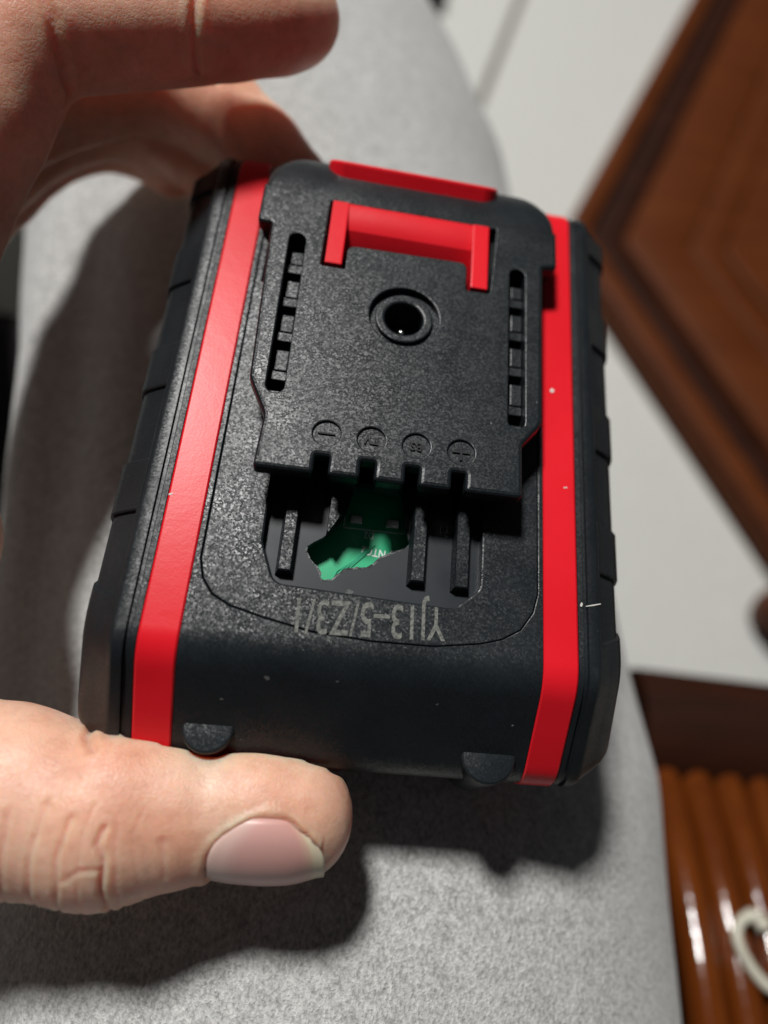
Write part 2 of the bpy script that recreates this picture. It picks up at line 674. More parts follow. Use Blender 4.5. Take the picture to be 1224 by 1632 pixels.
ra, rb = st - sd * 42 - sn * 9, st - sd * 42 + sn * 130
sec = [(0, -40), (0, -24)] + [(20.5 - 20.5 * math.cos(math.pi * k / 14), -24 + 15 * math.sin(math.pi * k / 14) ** 0.8) for k in range(1, 14)] + [(41, -24), (41, -40)]
MB().loft([[(q.x + sd.x * u, q.y + sd.y * u, BZ + h_) for u, h_ in sec] for q in (ra, rb)]).build('end_rail', WOODDK, bn, 35)
ra2 = st + sd * 168 - sn * 9
MB().plate(rounded([tuple(p) for p in (ra2, ra2 + sn * 140, ra2 + sn * 140 + sd * 26, ra2 + sd * 26)], 2), [], BZ - 40, BZ + 14, 2.5).build('end_rail', WOODDK, bn, 35)
MB().plate([tuple(p) for p in (st - sn * 8, st + sn * 122, st + sn * 122 + sd * 168, st - sn * 8 + sd * 168)], [], BZ - 39, BZ - 30, 0).build('under_panel', WOODDK, bn)
for q in (st - sd * 16 - sn * 6, st - sd * 16 + sn * 112, st + sd * 180 - sn * 6, st + sd * 180 + sn * 112):
    MB().box(q.x - 9, q.x + 9, q.y - 9, q.y + 9, FZ, BZ - 41, 2).build('leg', WOODDK, bn)
cpts = [(131.2, -88.7), (130.1, -86.3), (127.1, -85.6), (123.9, -87.0), (121.8, -89.9), (121.8, -93.6), (123.6, -97.8), (126.5, -101.6), (129.6, -103.4), (133.8, -103.3), (141.0, -101.3), (153.7, -97.8)]
cp = []
for i in range(len(cpts) - 1):
    P0, P1, P2, P3 = [Vector(cpts[max(0, min(len(cpts) - 1, i + k))]) for k in (-1, 0, 1, 2)]
    for s_ in (0, 0.25, 0.5, 0.75):
        q = 0.5 * ((2 * P1) + (-P0 + P2) * s_ + (2 * P0 - 5 * P1 + 4 * P2 - P3) * s_ ** 2 + (-P0 + 3 * P1 - 3 * P2 + P3) * s_ ** 3)
        sl_ = (q - st).dot(sd)
        cp.append((q.x, q.y, (BZ - 14 + 0.46 * sl_ - 0.0018 * sl_ * sl_) + 6.4))
co = MB().tube(cp, [2.2] * 9 + [1.6] * (len(cp) - 9)).build('white_cord', CORD, None, 60)
tag(co, 'hooked white cord lying on the orange brown bench slats', 'cord')

# ------------------------------------------------------------------ battery pack
bat = empty('battery_pack', (0, 0, -28))
tag(bat, 'black and red cordless tool battery with broken terminal cover held in a hand', 'battery')
H = 7.5
YF, YN = 46.9, -46.9
ZB = -28.0


def arc(p0, pc, p1, n=8):
    p0, pc, p1 = Vector(p0), Vector(pc), Vector(p1)
    return [tuple(p0 * (1 - s) ** 2 + pc * 2 * s * (1 - s) + p1 * s * s) for s in [k / n for k in range(n + 1)]]


# closed outline of the pack seen from its side, (y, z), counter clockwise from the far top edge
def side_profile(extra=()):
    top = [(YF, 0.0)]
    ex = sorted([e for e in extra if -43 < e < 46], reverse=True)
    top += [(e, 0.0) for e in ex]
    top += arc((-43.6, 0), (YN, 0), (-49.4, -2.2), 8)
    top += arc((-58.2, -9.9), (-60.6, -12.0), (-60.6, -15.0), 5)
    top += arc((-59.2, ZB + 3), (-59, ZB), (-56, ZB), 4)
    top += arc((50, ZB), (53, ZB), (53, ZB + 3), 4)
    top += arc((53, -9), (52.5, -4), (50.5, -2.0), 4)
    top += [(48.6, -0.6)]
    return top


prof = side_profile()
# middle shell: the profile without its flat top, which separate plates cover
mid = MB()
prof_open = prof[1:] + [(YF, 0.0)]
xs_ = (-27.2, 27.2)
mid.loft([[(x, y, z) for y, z in prof_open] for x in xs_], closed=False, caps=False)
# frame plate round the terminal plate
UG = [(26.4, -33.0), (25.6, -36.2), (23.6, -39.2), (20.6, -41.0), (17.2, -42.0), (10, -43.05), (0.6, -43.15), (-8.6, -42.5), (-15.6, -41.1), (-21, -39.7), (-23.8, -38.2), (-25.6, -35.8), (-26.4, -32.7)]
UGs = []
for i in range(len(UG)):
    UGs.append(UG[i])
hole = UGs + [(-26.4, 40.0), (26.4, 40.0)]
fr = [(-27.2, -43.6), (27.2, -43.6), (27.2, YF), (-27.2, YF)]
mid.plate(fr, [hole], -2.2, 0.0, 0.0, 0.16, bottom=False)
case = mid.build('case', BLACK, bat, 12)

# terminal plate with the pocket
pocket = rounded([(-17.9, -12.0), (-17.7, -29.0), (-15.2, -35.4), (12.8, -36.7), (16.9, -33.2), (17.0, -12.0)], [0.3, 2.5, 2.6, 2.6, 2.6, 0.3], 5)
inner = offset(ccw(hole, True), 0.13)
bp = MB()
bp.plate(inner, [pocket, circle(0.5, 11.6, 3.4, 24), rect(-25.0, -22.3, 20.6, 30), rect(22.5, 25.0, 20.6, 30)], -2.3, 0.0, 0.16, 0.35)
base_plate = bp.build('terminal_plate', BLACK, bat, 12)
# pocket floor, torn open
hp = [(-6.0, -23.4), (-7.3, -25.2), (-8.6, -26.7), (-9.9, -27.6), (-10.9, -28.5), (-10.9, -29.4), (-10.3, -30.3), (-9.5, -31.2), (-8.9, -31.8), (-8.4, -32.6), (-8.3, -33.3), (-7.8, -33.7), (-6.5, -33.5), (-6.0, -32.8), (-5.3, -32.2), (-4.9, -31.7), (-4.2, -31.4), (-3.4, -31.25), (-2.6, -31.0), (-1.9, -31.1), (-1.2, -30.9), (-0.4, -30.3), (0.3, -29.5), (1.0, -28.8), (2.2, -28.1), (3.3, -27.5), (4.5, -27.0), (5.3, -25.9), (4.9, -25.0), (4.2, -23.0), (3.4, -16.5), (-4.6, -16.5), (-5.2, -21)]
fl = MB()
fl.plate(offset(ccw(pocket, True), -0.6), [hp], -3.0, -1.9, 0.0, 0.14)
pocket_floor = fl.build('pocket_floor', SMOOTH, bat, 12)
# pale torn lip along the hole edge
lip = MB()
for i in range(4, 26):
    a_, b_ = Vector(hp[i]), Vector(hp[i + 1])
    if (b_ - a_).length < 0.2:
        continue
    nrm = Vector((-(b_ - a_).y, (b_ - a_).x)).normalized()
    cen = Vector((-3, -28.5))
    if nrm.dot(cen - a_) < 0:
        nrm = -nrm
    w1, w2 = rnd.uniform(0.0, 0.22), rnd.uniform(0.0, 0.22)
    h1, h2 = rnd.uniform(-0.05, 0.16), rnd.uniform(-0.05, 0.16)
    lip.add([(a_.x, a_.y, -2.4), (b_.x, b_.y, -2.4), (b_.x + nrm.x * w2, b_.y + nrm.y * w2, -1.9 + h2), (a_.x + nrm.x * w1, a_.y + nrm.y * w1, -1.9 + h1), (a_.x - nrm.x * 0.2, a_.y - nrm.y * 0.2, -1.88), (b_.x - nrm.x * 0.2, b_.y - nrm.y * 0.2, -1.88)], [(0, 1, 2, 3), (3, 2, 5, 4)])
lip.build('torn_edge', mat_plain('stressed_plastic', (0.06, 0.064, 0.066), 0.5, 0, (2500, 0.0001)), bat)

# ribs in the pocket (the middle one is broken out)
rib_mb = lambda x0, x1, y0, y1: MB().loft([[(x0 - 0.45, y0 - 0.5, -2.0), (x1 + 0.45, y0 - 0.5, -2.0), (x1 + 0.45, y1, -2.0), (x0 - 0.45, y1, -2.0)], [(x0, y0 - 0.1, -0.2), (x1, y0 - 0.1, -0.2), (x1, y1, -0.2), (x0, y1, -0.2)], [(x0 + 0.15, y0 + 0.1, 0.0), (x1 - 0.15, y0 + 0.1, 0.0), (x1 - 0.15, y1, 0.0), (x0 + 0.15, y1, 0.0)]])
for x0, x1, y0 in ((-14.9, -12.9, -33.2), (5.6, 7.8, -32.8), (12.7, 14.9, -33.1)):
    rib_mb(x0, x1, y0, -14).build('rib', BLACK, bat)
MB().loft([[(-8.3, -26.2, -2.0), (-8.0, -26.5, -2.0), (-5.9, -22.5, -2.0), (-5.9, -14, -2), (-8.0, -14, -2)], [(-8.1, -26.0, 0), (-7.9, -26.2, 0), (-6.1, -22.7, 0), (-6.1, -14, 0), (-7.9, -14, 0)]]).build('rib', BLACK, bat)['label'] = 'rib snapped off at a slant beside the hole'

# circuit board under the hole
pcb = MB().box(-19, 19, -40, 6, -7.6, -6.0).build('circuit_board', PCB, bat)
R180 = math.pi
lettering('lettering', 'NTC2', 2.0, SILK, pcb, -0.2, -26.6, -5.97, R180 - 0.10, 0.8, 0.01, 0.02)
lettering('lettering', 'D2', 1.7, SILK, pcb, -1.2, -23.7, -5.97, R180, 0.8, 0.01)
sk = MB()
for x0, x1, y0, y1 in ((-5.6, 4.8, -22.9, -22.75), (-5.6, -5.45, -22.9, -20.5), (4.65, 4.8, -22.9, -20.5), (2.6, 5.4, -26.2, -26.05), (2.6, 2.75, -27.6, -26.05), (5.25, 5.4, -27.6, -26.05), (2.6, 5.4, -27.75, -27.6)):
    sk.box(x0, x1, y0, y1, -6.0, -5.96)
sk.build('silkscreen_line', SILK, pcb)
tr_ = MB()
for k in range(4):
    tr_.tube([(-7.2 + k * 0.75, -34 + k * .5, -5.98), (-5.8 + k * 0.75, -30.6 + k * .35, -5.98), (-3.4 + k * 0.6, -28.6 + k * .4, -5.98), (-1.6 + k * .5, -26.6 + k * .4, -5.98)], 0.16, 6)
tr_.build('trace', TRACE, pcb, 60)
ch = MB().box(-4.6, -2.6, -22.2, -20.7, -6.0, -5.0, 0.1)
ch.box(1.4, 3.6, -22.3, -20.8, -6.0, -5.0, 0.1)
ch.build('solder_pad', PIN, pcb)

# red stripes following the side profile
strp = side_profile([40, 20, 0, -20])


def scaled(p, d):
    yc, zc_ = -3.8, -14.0
    return (yc + (p[0] - yc) * (1 - d / 55.0), zc_ + (p[1] - zc_) * (1 - d / 14.0))


for s in (-1, 1):
    rg = []
    for x, d in ((27.25, 1.2), (27.3, 0.0), (27.55, -0.22), (32.65, -0.22), (32.95, 0.0), (33.0, 1.2)):
        rg.append([(s * x, *scaled(p, d)) for p in strp])
    MB().loft(rg).build('stripe', RED, bat, 30)

# side covers with raised grip pads
pads = {1: [(41.0, 46.0), (18.5, 27.2), (-4.3, 4.8), (-27.8, -18.8)], -1: [(41.0, 46.0), (19.2, 28.0), (-3.0, 5.7), (-25.8, -16.7)]}
ST = [(33.05, 1.2), (33.1, 0.05), (33.9, 0.0), (34.1, 0.45), (34.6, 0.45), (34.75, -0.12), (36.2, -0.12), (36.9, 0.25), (37.3, 0.8)]
SLOPE = [(37.3, 0.8), (39.3, 2.2), (41.0, 3.5), (41.9, 4.6), (42.4, 6.4)]
for s in (-1, 1):
    ex = [-40.3, -40.7, 45, 35, 25, 15, 5, -5, -15, -25, -35]
    pr = side_profile(ex)
    rg = []
    for x, d in ST:
        rg.append([(s * x, *scaled(p, d)) for p in pr])
    for i, (x, d) in enumerate(SLOPE):
        r = []
        for p in pr:
            rec = p[1] > -0.01 and p[0] > -40.5
            if rec:
                y, z = scaled(p, d)
                r.append((s * (x - 0.4), y, z - 0.5))
            else:
                r.append((s * x, *scaled(p, d)))
        rg.append(r)
    x, d = 42.5, 7.5
    rg.append([(s * 42.3, *scaled(p, d)) for p in pr])
    MB().loft(rg).build('side_cover', RUBBER, bat, 28)
    for (a_, b_) in pads[s]:
        sec = [(36.95, -0.2)] + [(x, scaled((0, 0.0), d)[1]) for x, d in SLOPE[0:]] + [(42.45, -9.5)]
        base = [(x - 1.4, z - 1.6) for x, z in sec]
        loop = sec + base[::-1]
        rg = []
        for y, k in ((a_, 0.22), (a_ + 0.25, 0.0), (b_ - 0.25, 0.0), (b_, 0.22)):
            rg.append([(s * (x - k * .6), y, z - k * .6) for x, z in loop])
        MB().loft(rg).build('grip_pad', RUBBER, bat, 28)

# half round posts on the sloping end
for x0, x1, yf, zt in ((-25.9, -18.2, -55.8, -7.9), (16.6, 25.5, -56.8, -8.9)):
    cx_, r_ = (x0 + x1) / 2, (x1 - x0) / 2
    half = [(cx_ + r_ * math.cos(a), yf - 0.2 - r_ * 1.06 * abs(math.sin(a)) ** 0.9) for a in [math.pi + math.pi * k / 20 for k in range(21)]]
    lp = half + [(x1, yf + 8), (x0, yf + 8)]
    MB().plate(lp, [], -24.5, zt, 0.6, seg=4).build('post', BLACK, bat, 14)

# ---- dock: raised rail block
SLX = (-10.15, -3.05, 3.95, 11.3)
yfr = -19.6


def notched(x_l, x_r, y_front, y_in, wd, back_pts, rr):
    pts = [(x_l, y_front)]
    rad = [rr]
    for sx_ in SLX:
        pts += [(sx_ - wd, y_front - 0.0), (sx_ - wd, y_in), (sx_ + wd, y_in), (sx_ + wd, y_front)]
        rad += [0.35, 0.7, 0.7, 0.35]
    pts.append((x_r, y_front))
    rad.append(rr)
    return pts + back_pts, rad + [0.8] * len(back_pts)


back = [(21.3, -10.2), (24.6, -5.8), (24.9, 27.6), (27.6, 28.2), (27.6, 36.2), (-26.3, 36.2), (-26.3, 27.9), (-23.9, 27.9), (-22.8, -4.2), (-19.6, -10.6)]
o2, rd = notched(-20.0, 21.4, -19.55, -16.4, 1.4, back, 0.5)
rd[-len(back):] = [2.0, 2.5, 0.6, 0.8, 0.0, 0.0, 0.8, 0.6, 3.0, 3.0]
dock_o = rounded(o2, rd, 4)


def stadium(x0, y0, x1, y1, r, n=10):
    d = Vector((x1 - x0, y1 - y0)).normalized()
    a0 = math.atan2(d.y, d.x)
    return [(x1 + r * math.cos(a0 - math.pi / 2 + math.pi * k / n), y1 + r * math.sin(a0 - math.pi / 2 + math.pi * k / n)) for k in range(n + 1)] + [(x0 + r * math.cos(a0 + math.pi / 2 + math.pi * k / n), y0 + r * math.sin(a0 + math.pi / 2 + math.pi * k / n)) for k in range(n + 1)]


VL = ((-19.2, 24.6), (-18.9, -5.3))
VR = ((20.3, 24.6), (20.5, -6.0))
ventL = stadium(*VL[0], *VL[1], 1.42)
ventR = stadium(*VR[0], *VR[1], 1.42)
uhole = rounded([(-14.7, 19.9), (-10.5, 19.9), (-10.5, 25.2), (11.0, 25.6), (11.0, 19.5), (15.3, 19.5), (16.2, 34.8), (-14.5, 34.8)], [0.5, 0.4, 1.6, 1.6, 0.4, 0.5, 0.3, 0.3])
sock = circle(0.55, 11.7, 6.0, 48)
MARKS = [(-9.9, -12.8), (-2.9, -12.9), (4.25, -13.0), (11.5, -13.1)]
mk = [circle(x, y, 2.18, 28) for x, y in MARKS]
dk = MB()
dk.plate(offset(ccw(dock_o, True), -0.3), [ventL, ventR, uhole, sock] + mk, H - 2.4, H, 0.75, 0.25, seg=3)
o3, rd3 = notched(-18.0, 18.6, -18.6, -12.0, 1.5, [(20.5, -10.4), (22.0, -5.8), (22.0, 36.2), (-21.5, 36.2), (-21.2, -4.2), (-18.2, -10.6)], 0.5)
dock = dk.build('dock', DOCK, bat, 12)
lo = MB()
lo.plate(o3, [offset(ccw(ventL, True), -0.02), offset(ccw(ventR, True), -0.02), offset(ccw(uhole, True), 0.2), circle(0.55, 11.7, 3.35, 32)], 0.02, H - 2.42, 0)
lo.build('dock_block', TERM, dock, 25)
for (x, y), m_ in zip(MARKS, mk):
    MB().plate(offset(ccw(m_, True), -0.1), [], H - 2.3, H - 0.42, 0).build('contact_mark', DOCK, dock)
eng = lambda n_, t_, x, y, sz: lettering('lettering', t_, sz, ENGSHADE, dock, x, y, H - 0.34, R180 - 0.02, 0.9, 0.2, 0.02)
MB().box(-11.3, -8.6, -12.92, -12.68, H - 0.5, H - 0.12).build('minus_sign', ENGSHADE, dock)
eng(0, 'TV', -2.9, -12.9, 2.0)
eng(0, 'BS', 4.25, -13.0, 2.1)
MB().box(10.1, 12.9, -13.2, -12.98, H - 0.5, H - 0.12).box(11.33, 11.67, -14.5, -11.6, H - 0.5, H - 0.10).build('plus_sign', ENGSHADE, dock)
# ears drop below the shoulder
MB().loft([[(24.8, 28.0, z) if k == 0 else p for k, p in enumerate([(24.8, 28.4, z), (x, 28.4, z), (x, 36.2, z), (24.8, 36.2, z)])] for z, x in ((0.4, 25.4), (3.0, 27.0), (H - 2.41, 27.5))]).build('dock_ear', DOCK, dock, 25)
MB().loft([[(-23.0, 28.2, z), (x, 28.2, z), (x, 36.2, z), (-23.0, 36.2, z)] for z, x in ((0.3, -24.6), (3.0, -25.8), (H - 2.41, -26.2))]).build('dock_ear', DOCK, dock, 25)
# stepped bars inside the vents
for (a_, b_), flip in ((VL, 1), (VR, -1)):
    hy = [18.1, 10.9, 3.75, -3.9] if flip == 1 else [18.2, 11.0, 3.5, -4.4]
    tops = [23.2] + [h_ - 1.3 for h_ in hy]
    bots = [h_ + 0.7 for h_ in hy] + [-7.0]
    for yt, yb in zip(tops, bots):
        yy = lambda y: a_[0] + (b_[0] - a_[0]) * (y - a_[1]) / (b_[1] - a_[1])
        xc = yy((yt + yb) / 2)
        vb = MB()
        vb.box(xc - 1.4, xc + 1.4, yb, min(yt, yb + 1.8), 0.3, H - 2.0, 0.15)
        if yt - yb > 2:
            vb.box(xc - 0.75, xc + 1.3, yb + 1.7, yt, 0.3, H - 1.7, 0.2)
        vb.build('vent_bar', DOCK, dock)
# charging socket
MB().plate(circle(0.55, 11.7, 5.0, 48), [circle(0.5, 11.65, 3.3, 40)], 0.5, H - 0.5, 0.35, 0.5, seg=3).build('socket_ring', DOCK, bat, 14)
MB().plate(circle(0.55, 11.7, 6.05, 48), [circle(0.55, 11.7, 4.8, 48)], H - 2.38, H - 1.3, 0).build('socket_groove', DOCK, bat, 30)
MB().plate(circle(0.5, 11.65, 3.5, 30), [], -9.5, -9.0, 0).build('socket_well', TERM, bat)
MB().loft([[(0.45 + r_ * math.cos(a), 11.1 + r_ * math.sin(a), z_) for a in [2 * math.pi * k / 14 for k in range(14)]] for z_, r_ in ((-9, 0.6), (3.2, 0.6), (3.7, 0.5), (3.95, 0.25))]).build('socket_pin', PIN, bat, 50)

# shoulder that curls over the far end
rg = []
NS = 22
for k in range(NS + 1):
    u = k / NS
    ang = u * math.radians(112)
    y = 35.5 + 14.4 * math.sin(min(ang, math.pi / 2)) - (0.0 if ang < math.pi / 2 else 0.8 * (ang - math.pi / 2))
    top = H + 0.02 - 8.0 * (1 - math.cos(ang))
    bot = min(top - 0.5, -3.0 if ang < 1.35 else top - 3)
    # corners round in plan towards the far end
    cr = max(0.0, (y - 39.5) / 9.65)
    ins = 6.5 * (1 - math.sqrt(max(0.0, 1 - min(1, cr) ** 2)))
    xl, xr = -26.3 + ins, 27.6 - ins
    rad = 1.0 + 3.0 * min(1, u * 3)
    r = [(xl, y, bot)]
    for j in range(7):
        a = math.pi / 2 * j / 6
        r.append((xl + rad * (1 - math.cos(a)), y, top - rad * (1 - math.sin(a)) * 0.8))
    for j in range(7):
        a = math.pi / 2 * (6 - j) / 6
        r.append((xr - rad * (1 - math.cos(a)), y, top - rad * (1 - math.sin(a)) * 0.8))
    r.append((xr, y, bot))
    rg.append(r)
MB().loft(rg).build('shoulder', RUBBER, dock, 35)

# red latch: hook prongs with a sloping wedge, and the push button
wd = [(34.5, H + 0.2), (33.8, H + 0.25), (30.6, H - 0.35), (29.4, H - 0.9), (27.4, H - 3.0), (26.4, H - 4.6), (26.2, 2.0), (34.5, 2.0)]
latch = MB().loft([[(x, y, z) for y, z in wd] for x in (-11.2, 11.8)]).build('latch', RED, bat, 20)
MB().box(-14.1, -11.1, 20.25, 34.6, 2.5, H + 0.45, 0.28).build('latch_prong', RED, latch, 12)
MB().box(11.65, 14.75, 19.85, 34.6, 2.5, H + 0.45, 0.28).build('latch_prong', RED, latch, 12)
b_out = stadium(-12.2, 0, 12.8, 0, 3.8, 12)
bb = MB()
bb.plate(b_out, [stadium(-12.2, 0.3, 12.8, 0.3, 2.1, 12)], -2.0, 1.35, 0.55, 0.4, seg=3)
bb.plate(stadium(-12.2, 0.3, 12.8, 0.3, 2.2, 12), [], -2.0, 0.25, 0)
tilt = math.radians(-45)
cy_, cz_ = 45.4, 5.1
bb.v = [(x, cy_ + y * math.cos(tilt) - z * math.sin(tilt), cz_ + y * math.sin(tilt) + z * math.cos(tilt)) for x, y, z in bb.v]
bb.build('latch_button', RED, bat, 14)

# laser printed date code, upside down
lettering('date_code', 'YJ13\u20135/Z3/1', 7.6, PRINT, bat, -0.3, -39.5, 0.02, R180 + 0.035, 0.60, 0.012, 0.07, 1.02)
for (x, y, z, a, l_, w_) in ((28.95, 5.9, 0.30, 0.9, 0.8, 0.6), (35.6, -33.9, 0.2, 0.25, 2.6, 0.16), (33.6, -34.0, 0.14, 1.2, 0.7, 0.3), (31.2, -13.4, 0.28, 0.2, 0.7, 0.16), (-32.6, -23, 0.25, 0.4, 0.6, 0.25)):
    ca, sa = math.cos(a), math.sin(a)
    up = [(x + ca * u - sa * v, y + sa * u + ca * v, z) for u, v in ((-l_ / 2, -w_ / 2), (0, -w_ * .7), (l_ / 2, -w_ / 3), (l_ / 2, w_ / 2), (-0.1, w_ * .6), (-l_ / 2, w_ / 3))]
    MB().loft([[(px_, py_, pz_ - 0.12) for px_, py_, pz_ in up], up]).build('scuff', CHIP, bat)
SMUDGE = mat_plain('grey_rub_mark', (0.075, 0.08, 0.078), 0.6, 0, (2200, 0.0001), 0.5)
for (cx_, cy_, r_) in ((-4.3, -48.6, 0.9), (-14.2, -49.4, 0.6), (-3.6, -35.2, 0.7), (11.5, -51.0, 0.35), (24.5, -46.0, 0.8), (-20.5, -52.5, 0.3)):
    pts_ = []
    for k in range(11):
        a_ = 2 * math.pi * k / 11
        q_ = r_ * rnd.uniform(0.45, 1.1)
        x_, y_ = cx_ + q_ * math.cos(a_), cy_ + q_ * 0.7 * math.sin(a_)
        if y_ > -43.6:
            z_ = -1.9
        else:
            z_ = float(np.interp(y_, [-58.2, -49.4, -48.0, -46.5, -45.0, -43.6], [-9.9, -2.2, -1.27, -0.62, -0.15, 0.0]))
        pts_.append((x_, y_, z_ + 0.05))
    MB().loft([[(a_, b_, c_ - 0.15) for a_, b_, c_ in pts_], pts_]).build('scuff', SMUDGE, bat)


# ------------------------------------------------------------------ hand
def sd_cone(P, a, b, ra, rb, sq=None):
    a, b = np.array(a, np.float32), np.array(b, np.float32)
    ab = b - a
    pa = P - a
    h = np.clip((pa @ ab) / (ab @ ab), 0, 1)
    d = pa - h[..., None] * ab
    return np.sqrt((d * d).sum(-1)) - (ra + (rb - ra) * h)


def smin(a, b, k):
    h = np.clip(0.5 + 0.5 * (b - a) / k, 0, 1)
    return b * (1 - h) + a * h - k * h * (1 - h)


GX, GY, GZ = np.arange(-128, 8, 0.9, dtype=np.float32), np.arange(-92, 100, 0.9, dtype=np.float32), np.arange(-62, 34, 0.9, dtype=np.float32)
PP = np.stack(np.meshgrid(GX, GY, GZ, indexing='ij'), -1)


def chain(js, k=3.0):
    f = None
    for (a, ra), (b, rb) in zip(js[:-1], js[1:]):
        d = sd_cone(PP, a, b, ra, rb)
        f = d if f is None else smin(f, d, k)
    return f


index = chain([((-82, 2, -2), 11.0), ((-72.5, 34, 13), 10.6), ((-67.2, 47, 18.5), 10.4)], 3)
index = smin(index, chain([((-63.2, 51.0, 18.5), 10.4), ((-43.2, 60.0, 17.5), 10.0)], 2), 1.6)
index = smin(index, chain([((-37.2, 63.0, 17), 9.8), ((-28.4, 68.0, 16.5), 9.3), ((-25.6, 69.8, 16), 8.5)], 2), 1.6)
middle = chain([((-93, 34, -7), 10), ((-82, 50, -4), 10.2), ((-68, 65, -3), 10.8), ((-55, 72.5, -4), 10.6), ((-43, 70, -7), 9.6), ((-32, 63.5, -10), 8.4), ((-24, 58.0, -12), 7.4)], 3)
ring = chain([((-94, 30, -16), 9.0), ((-86, 52, -16), 8.8), ((-74, 71, -17), 9.0), ((-60, 75, -18), 8.6), ((-46, 69, -20), 7.8), ((-34, 60, -22), 7.2)], 4)  # hidden knuckle pushed outward to shade the trouser leg
shade_web = smin(chain([((-77, 37, 6), 9.5), ((-86, 12, -4), 11)], 3), chain([((-72, 44, 9), 9), ((-75, 58, 1), 9)], 3), 3)  # extra flesh between the fingers, added to block light on the trousers
little = chain([((-92, 30, -23), 7.5), ((-87, 54, -25), 6.8), ((-78, 74, -27), 7.0), ((-66, 78, -28), 6.4), ((-55, 72, -29), 6.0)], 4)  # knuckle bulged like the ring finger's, for the same shade
palm = chain([((-84, 0, -6), 11), ((-98, -36, -24), 14)], 3)
palm = smin(palm, chain([((-91, 16, -14), 10), ((-104, -30, -32), 14), ((-125, -80, -44), 20)], 3), 12)
palm = smin(palm, chain([((-84, 2, -6), 11.4), ((-73.3, -30, -14), 11.8), ((-73, -54, -20), 12)], 3), 5)  # palm edge out of view, filled out to shade the leg beside the pack
# thumb: elliptical section, thumb pad up against the end of the pack
thumb = chain([((-112, -58, -36), 18), ((-84, -64, -27), 15.5), ((-64, -66.5, -21), 13.0), ((-50, -67.8, -19), 12.7)], 4)
thumb = smin(thumb, chain([((-50, -67.8, -19), 12.7), ((-36, -69.3, -18), 12.2), ((-27, -68.6, -17.5), 10.6)], 3), 3)
thumb = smin(thumb, chain([((-24, -67.6, -17), 9.2), ((-14, -67.1, -16), 9.0), ((-8.0, -67.4, -16), 8.7)], 2), 3.0)
# soft pad towards the pack, on either side of the post
thumb = smin(thumb, sd_cone(PP, (-33, -64.0, -15), (-28, -64.5, -15), 7.6, 7.0), 4)
thumb = smin(thumb, sd_cone(PP, (-12, -69.0, -16), (-7.0, -69.3, -16), 7.4, 7.0), 3)
thumb = smin(thumb, sd_cone(PP, (-15, -65.0, -16), (-9, -66.0, -16), 7.6, 7.2), 4)
thumb = smin(thumb, sd_cone(PP, (-46.5, -62.3, -15), (-52, -61.5, -19), 6.2, 7.5), 4)
F = smin(index, middle, 1.2)
F = smin(F, shade_web, 2.5)
F = smin(F, ring, 1.2)
F = smin(F, little, 1.2)
F = smin(F, palm, 5)
F = smin(F, thumb, 8)
del PP
# keep the flesh off the pack itself (pressed flat where it touches)
X3, Y3, Z3 = np.meshgrid(GX, GY, GZ, indexing='ij')
half_top = -10 - (Z3 + 10) * 0.0
pack = np.maximum.reduce([np.abs(X3) - 42.0, Y3 - 52.6 + np.maximum(0, Z3 + 8) * 0.45, -(Y3 + 61.0 - np.maximum(0, Z3 + 12.6) * 1.15 - np.maximum(0, np.abs(X3) - 33.5) * 0.8), Z3 - 0.0, -(Z3 - ZB)])
F = np.maximum(F, -(pack - 0.25))
post = np.sqrt((X3 + 22.05) ** 2 + (Y3 + 55.9) ** 2) - 4.15
F = np.maximum(F, -np.maximum(post - 0.1, Z3 + 7.6))
shl = np.maximum.reduce([np.abs(X3 - 0.6) - 27.2, Y3 - 48.6, Z3 - 7.6, -Z3 - 3])
F = np.maximum(F, -(shl - 0.2))
del X3, Y3, Z3, pack, post, shl


